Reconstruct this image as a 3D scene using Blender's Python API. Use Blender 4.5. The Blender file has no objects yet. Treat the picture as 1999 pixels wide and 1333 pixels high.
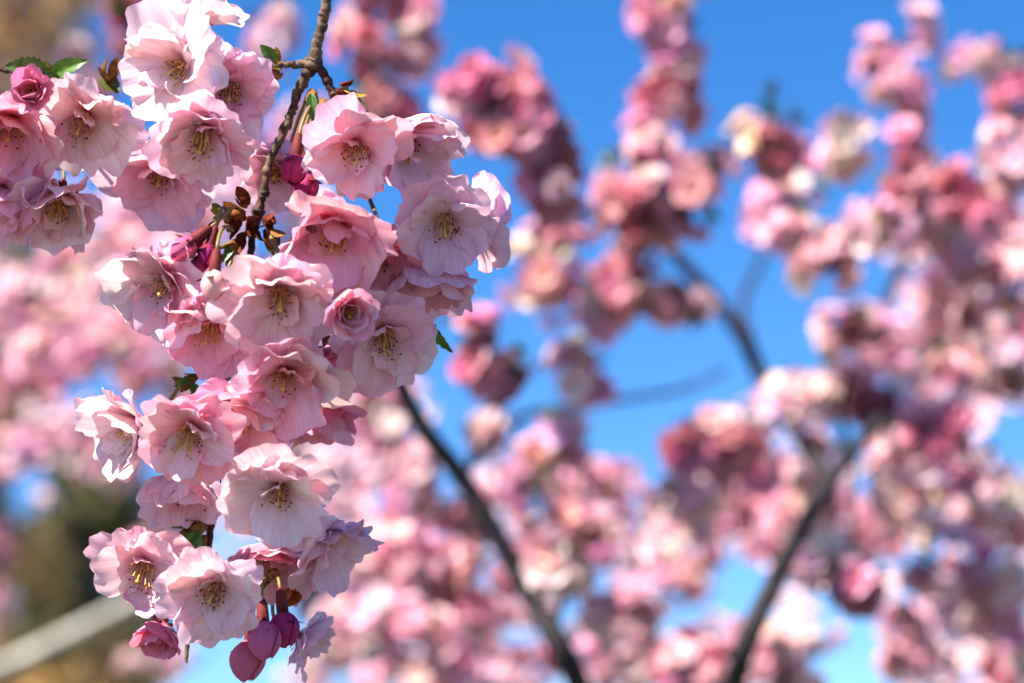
import bpy, math, random
import numpy as np
from mathutils import Vector, Matrix

R = math.radians
SC = bpy.context.scene
COL = SC.collection

# ------------------------------------------------------------------ camera, sky, sun, exposure
PITCH = 14.0
CAM = np.array([0.0, 0.0, 1.65])
FOCAL = 85.0
cam = bpy.data.cameras.new('camera')
cam.lens = FOCAL
cam.sensor_width = 36.0
cam.clip_start = 0.05
cam.clip_end = 3000
cam.dof.use_dof = True
cam.dof.focus_distance = 0.985
cam.dof.aperture_fstop = 6.0
cam_o = bpy.data.objects.new('camera', cam)
cam_o.location = CAM
cam_o.rotation_euler = (R(90 + PITCH), 0, 0)
COL.objects.link(cam_o)
SC.camera = cam_o

SUN = Vector((-0.53, -0.40, 0.75)).normalized()          # towards the sun
world = bpy.data.worlds.new('World')
SC.world = world
world.use_nodes = True
wn, wl = world.node_tree.nodes, world.node_tree.links
wn.clear()
sky = wn.new('ShaderNodeTexSky')
sky.sky_type = 'NISHITA'
sky.sun_disc = False
sky.sun_elevation = math.asin(SUN.z)
sky.sun_rotation = math.atan2(SUN.x, SUN.y)
sky.altitude = 1500
sky.air_density = 1.0
sky.dust_density = 0.2
sky.ozone_density = 4.0
hsv = wn.new('ShaderNodeHueSaturation')
hsv.inputs['Hue'].default_value = 0.506
hsv.inputs['Saturation'].default_value = 1.3
bg = wn.new('ShaderNodeBackground')
bg.inputs['Strength'].default_value = 0.072
wo = wn.new('ShaderNodeOutputWorld')
wl.new(sky.outputs[0], hsv.inputs['Color'])
wl.new(hsv.outputs[0], bg.inputs[0])
wl.new(bg.outputs[0], wo.inputs[0])

sun = bpy.data.lights.new('sun', 'SUN')
sun.energy = 5.0
sun.angle = R(0.53)
sun.color = (1.0, 0.94, 0.86)
sun_o = bpy.data.objects.new('sun', sun)
sun_o.rotation_euler = SUN.to_track_quat('Z', 'Y').to_euler()
sun_o.location = (-4, 1, 8)
COL.objects.link(sun_o)

SC.view_settings.view_transform = 'Standard'
SC.view_settings.look = 'None'
SC.view_settings.exposure = 1.66
SC.view_settings.gamma = 1.0
SC.render.engine = 'CYCLES'
SC.cycles.use_denoising = True
SC.cycles.use_adaptive_sampling = True
SC.cycles.adaptive_threshold = 0.02
SC.cycles.max_bounces = 7
SC.cycles.diffuse_bounces = 5
SC.cycles.transmission_bounces = 8
SC.cycles.sample_clamp_indirect = 6.0

rng = np.random.default_rng(7)
random.seed(7)

# ------------------------------------------------------------------ frame helpers
_p = R(PITCH)
RIGHT = np.array([1.0, 0, 0])
UP = np.array([0, -math.sin(_p), math.cos(_p)])
FWD = np.array([0, math.cos(_p), math.sin(_p)])
K = 36.0 / FOCAL / 1999.0


def P(px, py, d):
    """world point seen at photograph pixel px, py at depth d (metres along the view)"""
    return CAM + FWD * d + RIGHT * ((px - 999.5) * K * d) + UP * (-(py - 666.5) * K * d)


def cdir(x, y, z):
    """direction given as right, up, towards the viewer"""
    v = RIGHT * x + UP * y - FWD * z
    return v / np.linalg.norm(v)


# ------------------------------------------------------------------ materials
def new_mat(name):
    m = bpy.data.materials.new(name)
    m.use_nodes = True
    n, l = m.node_tree.nodes, m.node_tree.links
    n.clear()
    out = n.new('ShaderNodeOutputMaterial')
    return m, n, l, out


def petal_material(name='petal', deep=(1, 1, 1)):
    m, n, l, out = new_mat(name)
    info = n.new('ShaderNodeObjectInfo')
    uv = n.new('ShaderNodeUVMap')
    sep = n.new('ShaderNodeSeparateXYZ')
    l.new(uv.outputs[0], sep.inputs[0])
    # pale towards the middle of the blade, deeper at the claw and the rim
    ramp = n.new('ShaderNodeValToRGB')
    e = ramp.color_ramp.elements
    e[0].position, e[0].color = 0.0, (0.96, 0.52, 0.50, 1)
    e[1].position, e[1].color = 1.0, (0.97, 0.88, 0.92, 1)
    for pos, c in ((0.12, (0.98, 0.78, 0.80, 1)), (0.32, (1.0, 0.97, 0.97, 1)), (0.75, (1.0, 0.99, 0.99, 1))):
        q = e.new(pos)
        q.color = c
    l.new(sep.outputs['X'], ramp.inputs[0])
    mul = n.new('ShaderNodeMix')
    mul.data_type = 'RGBA'
    mul.blend_type = 'MULTIPLY'
    mul.inputs[0].default_value = 1.0
    dp = n.new('ShaderNodeMix'); dp.data_type = 'RGBA'; dp.blend_type = 'MULTIPLY'
    dp.inputs[0].default_value = 1.0
    dp.inputs[7].default_value = (*deep, 1)
    l.new(info.outputs['Color'], dp.inputs[6])
    l.new(dp.outputs[2], mul.inputs[6])
    l.new(ramp.outputs[0], mul.inputs[7])
    # fan of fine veins
    comb = n.new('ShaderNodeCombineXYZ')
    mx = n.new('ShaderNodeMath'); mx.operation = 'MULTIPLY'; mx.inputs[1].default_value = 1.3
    my = n.new('ShaderNodeMath'); my.operation = 'MULTIPLY'; my.inputs[1].default_value = 38.0
    l.new(sep.outputs['X'], mx.inputs[0])
    l.new(sep.outputs['Y'], my.inputs[0])
    rz = n.new('ShaderNodeMath'); rz.operation = 'MULTIPLY'; rz.inputs[1].default_value = 40.0
    l.new(info.outputs['Random'], rz.inputs[0])
    l.new(mx.outputs[0], comb.inputs[0]); l.new(my.outputs[0], comb.inputs[1]); l.new(rz.outputs[0], comb.inputs[2])
    vein = n.new('ShaderNodeTexNoise')
    vein.inputs['Scale'].default_value = 1.0
    vein.inputs['Detail'].default_value = 3.0
    l.new(comb.outputs[0], vein.inputs['Vector'])
    vr = n.new('ShaderNodeMapRange')
    vr.inputs['From Min'].default_value = 0.35; vr.inputs['From Max'].default_value = 0.68
    vr.inputs['To Min'].default_value = 0.0; vr.inputs['To Max'].default_value = 0.7
    l.new(vein.outputs[0], vr.inputs[0])
    vm = n.new('ShaderNodeMix'); vm.data_type = 'RGBA'; vm.blend_type = 'MULTIPLY'
    vm.inputs[7].default_value = (0.93, 0.68, 0.78, 1)
    l.new(vr.outputs[0], vm.inputs[0])
    l.new(mul.outputs[2], vm.inputs[6])
    # soft mottling
    tc = n.new('ShaderNodeTexCoord')
    mot = n.new('ShaderNodeTexNoise')
    mot.inputs['Scale'].default_value = 130.0
    l.new(tc.outputs['Object'], mot.inputs['Vector'])
    mr = n.new('ShaderNodeMapRange')
    mr.inputs['From Min'].default_value = 0.45; mr.inputs['From Max'].default_value = 0.75
    mr.inputs['To Max'].default_value = 0.5
    l.new(mot.outputs[0], mr.inputs[0])
    mm = n.new('ShaderNodeMix'); mm.data_type = 'RGBA'; mm.blend_type = 'MULTIPLY'
    mm.inputs[7].default_value = (0.98, 0.80, 0.88, 1)
    l.new(mr.outputs[0], mm.inputs[0])
    l.new(vm.outputs[2], mm.inputs[6])
    bump = n.new('ShaderNodeBump')
    bump.inputs['Strength'].default_value = 0.25
    bump.inputs['Distance'].default_value = 0.0006
    l.new(vein.outputs[0], bump.inputs['Height'])
    pr = n.new('ShaderNodeBsdfPrincipled')
    pr.inputs['Roughness'].default_value = 0.62
    pr.inputs['Specular IOR Level'].default_value = 0.22
    l.new(mm.outputs[2], pr.inputs['Base Color'])
    l.new(bump.outputs[0], pr.inputs['Normal'])
    tr = n.new('ShaderNodeBsdfTranslucent')
    # light that passed through the tissue comes out a little deeper
    gm = n.new('ShaderNodeGamma'); gm.inputs[1].default_value = 1.25
    l.new(mm.outputs[2], gm.inputs[0])
    l.new(gm.outputs[0], tr.inputs[0])
    mix = n.new('ShaderNodeMixShader')
    mix.inputs[0].default_value = 0.38
    l.new(pr.outputs[0], mix.inputs[1])
    l.new(tr.outputs[0], mix.inputs[2])
    l.new(mix.outputs[0], out.inputs[0])
    return m


def noise_mat(name, c1, c2, scale, rough=0.6, bump=0.0, dist=0.002, trans=0.0, stretch=None, spec=0.3, objcol=False):
    m, n, l, out = new_mat(name)
    tc = n.new('ShaderNodeTexCoord')
    mp = n.new('ShaderNodeMapping')
    if stretch:
        mp.inputs['Scale'].default_value = stretch
    l.new(tc.outputs['Object'], mp.inputs[0])
    t = n.new('ShaderNodeTexNoise')
    t.inputs['Scale'].default_value = scale
    t.inputs['Detail'].default_value = 6.0
    t.inputs['Roughness'].default_value = 0.65
    l.new(mp.outputs[0], t.inputs['Vector'])
    ramp = n.new('ShaderNodeValToRGB')
    e = ramp.color_ramp.elements
    e[0].position, e[0].color = 0.36, (*c1, 1)
    e[1].position, e[1].color = 0.66, (*c2, 1)
    l.new(t.outputs[0], ramp.inputs[0])
    src = ramp.outputs[0]
    if objcol:
        info = n.new('ShaderNodeObjectInfo')
        mul = n.new('ShaderNodeMix'); mul.data_type = 'RGBA'; mul.blend_type = 'MULTIPLY'
        mul.inputs[0].default_value = 1.0
        l.new(info.outputs['Color'], mul.inputs[6])
        l.new(src, mul.inputs[7])
        src = mul.outputs[2]
    pr = n.new('ShaderNodeBsdfPrincipled')
    pr.inputs['Roughness'].default_value = rough
    pr.inputs['Specular IOR Level'].default_value = spec
    l.new(src, pr.inputs['Base Color'])
    if bump:
        b = n.new('ShaderNodeBump')
        b.inputs['Strength'].default_value = bump
        b.inputs['Distance'].default_value = dist
        l.new(t.outputs[0], b.inputs['Height'])
        l.new(b.outputs[0], pr.inputs['Normal'])
    if trans:
        tr = n.new('ShaderNodeBsdfTranslucent')
        l.new(src, tr.inputs[0])
        mix = n.new('ShaderNodeMixShader')
        mix.inputs[0].default_value = trans
        l.new(pr.outputs[0], mix.inputs[1])
        l.new(tr.outputs[0], mix.inputs[2])
        l.new(mix.outputs[0], out.inputs[0])
    else:
        l.new(pr.outputs[0], out.inputs[0])
    return m


M = {
    'petal': petal_material(),
    'outer_petal': petal_material('outer_petal', (0.92, 0.70, 0.76)),
    'filament': noise_mat('filament', (0.86, 0.46, 0.28), (0.92, 0.66, 0.38), 300, 0.5, trans=0.25),
    'anther_dark': noise_mat('anther_dark', (0.16, 0.03, 0.03), (0.30, 0.08, 0.04), 900, 0.7),
    'anther_gold': noise_mat('anther_gold', (0.62, 0.30, 0.03), (0.80, 0.50, 0.07), 900, 0.7),
    'pistil': noise_mat('pistil', (0.68, 0.42, 0.06), (0.80, 0.56, 0.12), 400, 0.5, trans=0.15),
    'calyx': noise_mat('calyx', (0.07, 0.006, 0.014), (0.16, 0.028, 0.022), 260, 0.65, 0.2, 0.0006, spec=0.12),
    'pedicel': noise_mat('pedicel', (0.16, 0.15, 0.03), (0.26, 0.10, 0.04), 160, 0.45),
    'bark': noise_mat('bark', (0.018, 0.009, 0.006), (0.19, 0.115, 0.065), 150, 0.75, 0.9, 0.0025),
    'bark_red': noise_mat('bark_red', (0.022, 0.006, 0.005), (0.11, 0.032, 0.018), 240, 0.55, 0.9, 0.0018),
    'bark_far': noise_mat('bark_far', (0.010, 0.008, 0.012), (0.03, 0.022, 0.022), 40, 0.8, 0.7, 0.004),
    'scale': noise_mat('bud_scale', (0.10, 0.025, 0.010), (0.42, 0.22, 0.07), 190, 0.65, 0.5, 0.001, trans=0.2, objcol=True, spec=0.12),
    'leaf': noise_mat('leaf', (0.030, 0.075, 0.010), (0.075, 0.14, 0.02), 120, 0.42, 0.4, 0.001, trans=0.3, spec=0.5, objcol=True),
    'far_stamen': noise_mat('far_stamen', (0.55, 0.26, 0.10), (0.70, 0.45, 0.16), 200, 0.6),
    'brown_leaf': noise_mat('brown_leaf', (0.52, 0.29, 0.10), (0.74, 0.48, 0.19), 3, 0.7, trans=0.45),
    'olive_leaf': noise_mat('olive_leaf', (0.08, 0.10, 0.04), (0.30, 0.25, 0.09), 3, 0.7, trans=0.35),
    'pale_bark': noise_mat('pale_bark', (0.28, 0.26, 0.21), (0.60, 0.56, 0.47), 9, 0.8, 0.5, 0.01),
    'ground': noise_mat('meadow_grass', (0.035, 0.045, 0.028), (0.11, 0.095, 0.075), 2.5, 0.9, 0.6, 0.05),
}

# ------------------------------------------------------------------ object helpers
def link(name, me, parent=None):
    o = bpy.data.objects.new(name, me)
    COL.objects.link(o)
    if parent is not None:
        o.parent = parent
    return o


def empty(name, mat4):
    o = bpy.data.objects.new(name, None)
    o.empty_display_size = 0.01
    COL.objects.link(o)
    o.matrix_world = mat4
    return o


def tag(o, label, cat, group=None, kind=None):
    o['label'] = label
    o['category'] = cat
    if group:
        o['group'] = group
    if kind:
        o['kind'] = kind
    return o


def mesh(name, v, f, mats, uvs=None, midx=None, smooth=True):
    me = bpy.data.meshes.new(name)
    me.from_pydata([tuple(x) for x in v], [], f)
    for m in mats:
        me.materials.append(M[m])
    if smooth:
        me.polygons.foreach_set('use_smooth', [True] * len(me.polygons))
    if midx is not None:
        me.polygons.foreach_set('material_index', midx)
    if uvs is not None:
        lay = me.uv_layers.new(name='UVMap')
        idx = np.empty(len(me.loops), dtype=np.int32)
        me.loops.foreach_get('vertex_index', idx)
        lay.data.foreach_set('uv', np.asarray(uvs)[idx].astype(np.float32).ravel())
    me.update()
    return me


def bud_petal(phi, H, Rb, lift, half, r, nu=12, nv=11):
    """one petal of a closed bud, wrapped over an egg of height H and radius Rb"""
    u = np.linspace(0, 1, nu); v = np.linspace(-1, 1, nv)
    U, V = np.meshgrid(u, v, indexing='ij')
    end = 1 - 0.16 * np.abs(V) ** 2 - 0.05 * r.uniform()
    S = U * end
    prof = np.sin(np.pi * np.clip(0.06 + 0.90 * S, 0, 1) ** 0.85) ** 0.75
    rad = prof * Rb * (1 + lift + 0.05 * V) + 0.0002
    az = phi + V * half * (0.55 + 0.45 * np.sin(np.clip(S * 1.6, 0, 1) * 1.57)) + 0.35 * S
    z = S * H * (1 + lift * 0.4)
    vert = np.stack([rad * np.cos(az), rad * np.sin(az), z], -1).reshape(-1, 3)
    return vert, grid_faces(nu, nv), np.stack([0.25 + 0.7 * S, V * 0.5 + 0.5], -1).reshape(-1, 2)


class MB:
    """collects pieces of one mesh"""
    def __init__(self):
        self.v, self.f, self.m, self.uv, self.n = [], [], [], [], 0

    def add(self, v, f, m=0, uv=None):
        v = np.asarray(v)
        self.v.append(v)
        self.f += [tuple(i + self.n for i in q) for q in f]
        self.m += [m] * len(f)
        self.uv.append(np.zeros((len(v), 2)) if uv is None else np.asarray(uv))
        self.n += len(v)

    def build(self, name, mats, parent=None, smooth=True):
        me = mesh(name, np.concatenate(self.v), self.f, mats, np.concatenate(self.uv), self.m, smooth)
        return link(name, me, parent)

    def mesh(self, name, mats):
        return mesh(name, np.concatenate(self.v), self.f, mats, np.concatenate(self.uv), self.m)


def grid_faces(nu, nv, wrap=False):
    f = []
    for i in range(nu - 1):
        for j in range(nv if wrap else nv - 1):
            a, b = i * nv + j, i * nv + (j + 1) % nv
            f.append((a, b, b + nv, a + nv))
    return f


def catmull(pts, n):
    p = np.asarray(pts, float)
    p = np.vstack([2 * p[0] - p[1], p, 2 * p[-1] - p[-2]])
    out = []
    for i in range(1, len(p) - 2):
        for k in range(n):
            t = k / n
            a, b, c, d = p[i - 1], p[i], p[i + 1], p[i + 2]
            out.append(0.5 * (2 * b + (c - a) * t + (2 * a - 5 * b + 4 * c - d) * t * t + (3 * b - a - 3 * c + d) * t ** 3))
    out.append(p[-2])
    return np.array(out)


def tube(pts, rad, ns=8, rough=0.0, cap=True, r=rng):
    """surface of a tube along pts; rad per point"""
    p = np.asarray(pts, float)
    n = len(p)
    rad = np.broadcast_to(np.asarray(rad, float), (n,))
    tan = np.gradient(p, axis=0)
    tan /= np.linalg.norm(tan, axis=1)[:, None] + 1e-12
    a = np.array([0.0, 0, 1.0]) if abs(tan[0][2]) < 0.9 else np.array([1.0, 0, 0])
    u = np.cross(tan[0], a); u /= np.linalg.norm(u)
    V = []
    ang = np.arange(ns) * 2 * math.pi / ns
    for i in range(n):
        u = u - tan[i] * np.dot(u, tan[i]); u /= np.linalg.norm(u) + 1e-12
        w = np.cross(tan[i], u)
        rr = rad[i] * (1 + (r.normal(0, rough, ns) if rough else 0))
        V.append(p[i] + (np.cos(ang) * rr)[:, None] * u + (np.sin(ang) * rr)[:, None] * w)
    V = np.concatenate(V)
    f = grid_faces(n, ns, True)
    if cap:
        f.append(tuple(range(ns))[::-1])
        f.append(tuple((n - 1) * ns + k for k in range(ns)))
    return V, f


def ball(c, r, nu=5, nv=7, sc=(1, 1, 1)):
    th = np.linspace(0.12, math.pi - 0.12, nu)
    ph = np.arange(nv) * 2 * math.pi / nv
    T, F = np.meshgrid(th, ph, indexing='ij')
    v = np.stack([np.sin(T) * np.cos(F) * sc[0], np.sin(T) * np.sin(F) * sc[1], np.cos(T) * sc[2]], -1).reshape(-1, 3) * r + np.asarray(c)
    f = grid_faces(nu, nv, True)
    f.append(tuple(range(nv))); f.append(tuple((nu - 1) * nv + k for k in range(nv))[::-1])
    return v, f


def wob(x, ph, amps):
    """smooth random wave: sum of sines with phases ph"""
    y = 0
    for k, a in enumerate(amps):
        y = y + a * np.sin(x * (k + 1) * 1.7 + ph[k])
    return y


def petal(phi, L, W, th0, th1, curl=0.0, cup=0.25, ruffle=1.0, nu=13, nv=15, base_r=0.0016, twist=0.0, r=rng, notch=0.1, skew=0.0):
    """a petal growing from the flower's axis (+z) towards azimuth phi; angles are measured from the axis"""
    u = np.linspace(0, 1, nu)
    v = np.linspace(-1, 1, nv)
    U, V = np.meshgrid(u, v, indexing='ij')
    # midline, integrated
    th = th0 + (th1 - th0) * np.clip(u * 1.25, 0, 1) ** 0.8 + curl * np.clip((u - 0.55) / 0.45, 0, 1) ** 2
    ds = L / (nu - 1)
    mid_r = base_r + np.concatenate([[0], np.cumsum(np.sin((th[1:] + th[:-1]) / 2) * ds)])
    mid_z = np.concatenate([[0], np.cumsum(np.cos((th[1:] + th[:-1]) / 2) * ds)])
    ph = r.uniform(0, 6.28, 16)
    frill = wob(v * 1.6, ph, (0.022, 0.03, 0.034, 0.030, 0.030, 0.030, 0.028, 0.026, 0.022)[:6 if nv < 20 else 9]) * ruffle
    # outline: a broad rounded blade, widest beyond its middle, with a shallow notch
    al = v * R(118)
    k = 1 + frill
    xb = np.sin(al) * (1 + 0.5 * frill)
    sb = 0.56 + 0.44 * np.cos(al) * k - notch * np.exp(-((v - 0.10 * math.sin(ph[7])) / 0.11) ** 2)
    S = U * sb[None, :]
    g = 0.10 + 0.90 * np.sin(U * math.pi / 2) ** 1.15
    X = (xb[None, :] * g + V * 0.06 * (1 - U)) * W
    X = X * (1 + 0.02 * ruffle * np.sin(U * 9 + ph[8] + (V > 0) * 2.0)) + skew * W * U ** 2
    rr = np.interp(S, u, mid_r)
    zz = np.interp(S, u, mid_z)
    # extrapolate a bit past 1
    ex = np.clip(S - 1, 0, 1) * L
    rr = rr + ex * math.sin(th[-1]); zz = zz + ex * math.cos(th[-1])
    thS = np.interp(S, u, th)
    N = cup * W * (V ** 2) * (0.4 + 0.6 * U)            # edges lift to the inside
    edge = U ** 2.2
    N = N + ruffle * L * edge * (0.050 * np.sin(V * 3.1 + ph[9]) + 0.036 * np.sin(V * 6.3 + ph[10]) * np.abs(V) + 0.022 * np.sin(V * 10.5 + ph[11] + U * 3))
    N = N + ruffle * L * 0.045 * np.abs(V) ** 1.5 * np.sin(U * 7.5 + ph[12] + (V > 0) * 1.7) * U
    N = N + ruffle * L * 0.04 * np.sin(U * 4.6 + ph[13]) * np.sin(V * 2.6 + ph[14]) * U
    if nv > 20:
        N = N + ruffle * L * 0.020 * np.sin(V * 17 + ph[15] + U * 4) * U ** 4
    N = N - 0.028 * L * np.exp(-(V / 0.2) ** 2) * U * (1 - 0.5 * U)   # shallow midrib fold
    X = X + 0.0
    tw = twist * U
    Xc, Nc = X * np.cos(tw) - N * np.sin(tw), X * np.sin(tw) + N * np.cos(tw)
    # inside normal of the midline: pointing to the axis / front
    nr, nz = -np.cos(thS), np.sin(thS)
    rad = rr + Nc * nr
    z = zz + Nc * nz
    c, s = math.cos(phi), math.sin(phi)
    vx = rad * c - Xc * s
    vy = rad * s + Xc * c
    vert = np.stack([vx, vy, z], -1).reshape(-1, 3)
    uv = np.stack([np.clip(S, 0, 1), V * 0.5 + 0.5], -1).reshape(-1, 2)
    return vert, grid_faces(nu, nv), uv


def frame_from(axis, origin):
    """matrix with +z along axis and +y as far up in the picture as possible"""
    z = np.asarray(axis) / np.linalg.norm(axis)
    y = UP - z * np.dot(UP, z)
    if np.linalg.norm(y) < 0.05:
        y = -FWD - z * np.dot(-FWD, z)
    y /= np.linalg.norm(y)
    x = np.cross(y, z)
    m = Matrix.Identity(4)
    for i in range(3):
        m[i][0], m[i][1], m[i][2], m[i][3] = x[i], y[i], z[i], origin[i]
    return m


def vary(c, r, s=0.05):
    k = 1 + r.normal(0, s * 0.5)
    return (min(1, c[0] * k), max(0, min(1, c[1] * k * (1 + r.normal(0, s)))), max(0, min(1, c[2] * k * (1 + r.normal(0, s * 0.7)))), 1)


TINT = {
    'white': (0.95, 0.82, 0.83),
    'pale': (0.94, 0.73, 0.76),
    'pink': (0.92, 0.59, 0.66),
    'rose': (0.83, 0.36, 0.50),
    'bud': (0.72, 0.17, 0.34),
    'hot': (0.52, 0.045, 0.19),
    'lilac': (0.92, 0.71, 0.77),  # violet cast of the shaded blossoms, put into the petal tint
}


def stalk(parent, inv, base_w, axis_w, node_w, r0=0.00075, r1=0.0009, mat='pedicel', back=0.012):
    """flower stalk from behind the calyx to its node on the twig, as a curve in the thing's own space"""
    b = np.asarray(base_w); n = np.asarray(node_w)
    d = np.linalg.norm(n - b)
    c1 = b - np.asarray(axis_w) * min(0.4 * d, 0.014)
    c2 = n + (b - n) * 0.35 + np.array([0, 0, 0.08 * d])
    t = np.linspace(0, 1, 14)[:, None]
    pts = (1 - t) ** 3 * b + 3 * (1 - t) ** 2 * t * c1 + 3 * (1 - t) * t * t * c2 + t ** 3 * n
    v, f = tube(pts, np.linspace(r0, r1, len(pts)), 7)
    v4 = np.c_[v, np.ones(len(v))] @ np.array(inv).T
    return link('pedicel', mesh('pedicel', v4[:, :3], f, [mat]), parent)


def calyx_part(root, size=1.0, spread=1.5, r=rng):
    k = MB()
    z = np.array([-0.0085, -0.008, -0.0065, -0.003, 0.0, 0.0008]) * size
    rad = np.array([0.0008, 0.0012, 0.0018, 0.0021, 0.0021, 0.0023]) * size
    v, f = tube(np.stack([z * 0, z * 0, z], -1), rad, 10)
    k.add(v, f)
    for i in range(5):
        v, f, uv = petal(i * 2 * math.pi / 5 + 0.3, 0.0058 * size, 0.0017 * size, spread * 0.6, spread, 0.5, 0.2, 0.25, 7, 5, 0.0021 * size, r=r, notch=-0.25)
        v[:, 2] -= 0.0002
        k.add(v, f, 0, uv)
    return k.build('calyx', ['calyx'], root)


def stamen_parts(root, n, length, spread, droop_l, r, gold=0.25):
    fil, anth = MB(), MB()
    for i in range(n):
        az = r.uniform(0, 6.283)
        a = spread * math.sqrt(r.uniform(0.02, 1))
        d = np.array([math.sin(a) * math.cos(az), math.sin(a) * math.sin(az), math.cos(a)])
        L = length * r.uniform(0.55, 1.10)
        base = np.array([math.cos(az), math.sin(az), 0]) * r.uniform(0.0004, 0.0017)
        t = np.linspace(0, 1, 6)[:, None]
        pts = base + d * L * t + np.asarray(droop_l) * L * 0.28 * t ** 2 - d * L * 0.05 * t ** 2
        pts = pts + r.normal(0, 0.0002, (6, 3)) * t
        v, f = tube(pts, np.linspace(0.00030, 0.0002, 6), 4, cap=False)
        fil.add(v, f)
        v, f = ball(pts[-1], 0.00046 * r.uniform(0.85, 1.25), 4, 6, (1, 0.8, 1.2))
        anth.add(v, f, 1 if r.uniform() < gold else 0)
    s = fil.build('stamens', ['filament'], root)
    s['kind'] = 'stuff'
    a = anth.build('anthers', ['anther_dark', 'anther_gold'], s)
    a['kind'] = 'stuff'
    k = MB()
    t = np.linspace(0, 1, 6)[:, None]
    pts = np.array([0, 0, 1.0]) * length * 1.02 * t + np.asarray(droop_l) * length * 0.34 * t ** 2
    v, f = tube(pts, np.linspace(0.00042, 0.0003, 6), 6)
    k.add(v, f)
    v, f = ball(pts[-1], 0.00085, 5, 8, (1, 1, 0.7))
    k.add(v, f)
    k.build('pistil', ['pistil'], root)


def blossom(label, px, py, rad, axis, dz, tint, node, form='open', seed=0, gold=0.25, group=None, roll=0.0, name='cherry_blossom', ruffle=1.0, edge=None):
    """one semi-double flower. px, py: where its stamens spring from; rad: outer radius in photograph pixels"""
    r = np.random.default_rng(1000 + seed)
    d = 1.0 + dz
    o = P(px, py, d)
    ax = cdir(*axis)
    mw = frame_from(ax, o)
    inv = mw.inverted()
    root = empty(name, mw)
    tag(root, label, 'blossom' if form != 'bud' else 'bud', group)
    Rm = rad * K * d * (1.08 if form in ('open', 'bell') else 1.0)
    base = TINT[tint]
    down_w = Vector((0, 0, -1))
    down = np.array(inv.to_3x3() @ down_w)
    whorls = []
    if form == 'open':
        whorls = [(6, 1.0, 0.50, 0.95, 1.50, 0.30, 0.0), (5, 0.95, 0.46, 0.62, 1.30, 0.22, 0.5), (2, 0.66, 0.30, 0.40, 0.98, 0.3, 0.2)]
    elif form == 'bell':
        whorls = [(6, 1.0, 0.52, 0.75, 1.10, 0.35, 0.0), (5, 0.96, 0.47, 0.50, 0.90, 0.30, 0.5), (2, 0.7, 0.32, 0.32, 0.68, 0.2, 0.2)]
    elif form == 'half':
        whorls = [(6, 1.0, 0.60, 0.95, 0.50, 0.30, 0.0), (5, 0.92, 0.56, 0.75, 0.15, 0.2, 0.5), (5, 0.78, 0.5, 0.5, -0.1, 0.2, 0.25)]
    elif form == 'bud':
        whorls = [(3, 1.0, 0.62, 1.15, -0.35, -0.55, 0.0), (4, 0.95, 0.6, 0.95, -0.45, -0.5, 0.5)]
    opn = r.uniform(0.80, 1.08)
    ruffle = ruffle * r.uniform(0.95, 1.6)
    for wi, (n, ls, ws, t0, t1, cu, off) in enumerate(whorls):
        if form in ('open', 'bell'):
            t1 = t1 * opn
            n = n + int(r.integers(-1, 2))
        for i in range(n):
            phi = (i + off) * 2 * math.pi / n + r.normal(0, 0.13 if form != 'bud' else 0.04) + roll
            g = math.sin(phi)
            tt = t1
            if form in ('open', 'bell'):
                tt = t1 - 0.20 * abs(g) + r.normal(0, 0.20)
                if g > 0.4:
                    tt -= r.uniform(0.0, 0.25)
            L = Rm * ls * r.uniform(0.84, 1.17) * (1.12 if form == 'bell' else 1.05)
            if form == 'bud':
                v, f, uv = bud_petal(phi, Rm * 2.15, Rm * 0.82, 0.11 * (1 - wi) + 0.045 * (i % 3), 0.95 if wi == 0 else 1.2, r)
            elif form == 'half':
                L = Rm * ls * 1.5 * r.uniform(0.93, 1.06)
                v, f, uv = petal(phi, L, L * 0.40, t0, t1 + r.normal(0, 0.1), cu, 0.55, 0.6 * ruffle, 13, 13, 0.0018, r.normal(0, 0.2), r, 0.08)
            else:
                v, f, uv = petal(phi, L, L * ws * r.uniform(0.92, 1.1), t0, tt, cu * r.uniform(-0.9, 1.4), r.uniform(0.08, 0.34), ruffle * r.uniform(0.8, 1.35),
                                 15, 31, 0.0017, r.normal(0, 0.20), r, r.uniform(0.0, 0.12), r.normal(0, 0.12))
            v[:, 2] += wi * 0.0004 if form != 'bud' else 0.0
            q = link('petal', mesh('petal', v, f, ['petal'], uv), root)
            c = base if not (edge and wi == 0) else TINT[edge]
            q.color = vary(c, r, 0.055 if form != 'bud' else 0.16)
    if form in ('open', 'bell'):
        # the orange-pink eye the stamens stand in
        k = MB()
        v, f = ball((0, 0, 0.0008), 0.0021, 5, 10, (1, 1, 0.45))
        k.add(v, f)
        k.build('receptacle', ['filament'], root)
        stamen_parts(root, int(r.integers(30, 54)), Rm * r.uniform(0.38, 0.50), r.uniform(0.45, 0.75), down * r.uniform(0.5, 1.5) + r.normal(0, 0.25, 3), r, gold)
    elif form == 'half':
        stamen_parts(root, 12, Rm * 0.55, 0.35, down, r, 0.9)
    calyx_part(root, 1.0 if form != 'bud' else min(1.2, 0.55 + Rm / 0.0095), 1.35 if form != 'bud' else 0.75, r)
    b = o - ax * 0.0085
    if node is not None:
        nd = P(node[0], node[1], 1.0 + node[2])
        stalk(root, inv, b, ax, nd)
    return root


# ------------------------------------------------------------------ ground
def ground():
    n = 60
    g = np.linspace(-1, 1, n)
    g = np.sign(g) * np.abs(g) ** 3 * 900
    X, Y = np.meshgrid(g, g, indexing='ij')
    Z = 0.03 * np.sin(X * 0.7) * np.cos(Y * 0.5) - 0.03
    o = link('ground', mesh('ground', np.stack([X, Y, Z], -1).reshape(-1, 3), grid_faces(n, n), ['ground']))
    o['kind'] = 'structure'
    o['label'] = 'meadow ground under the trees'


ground()

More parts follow.
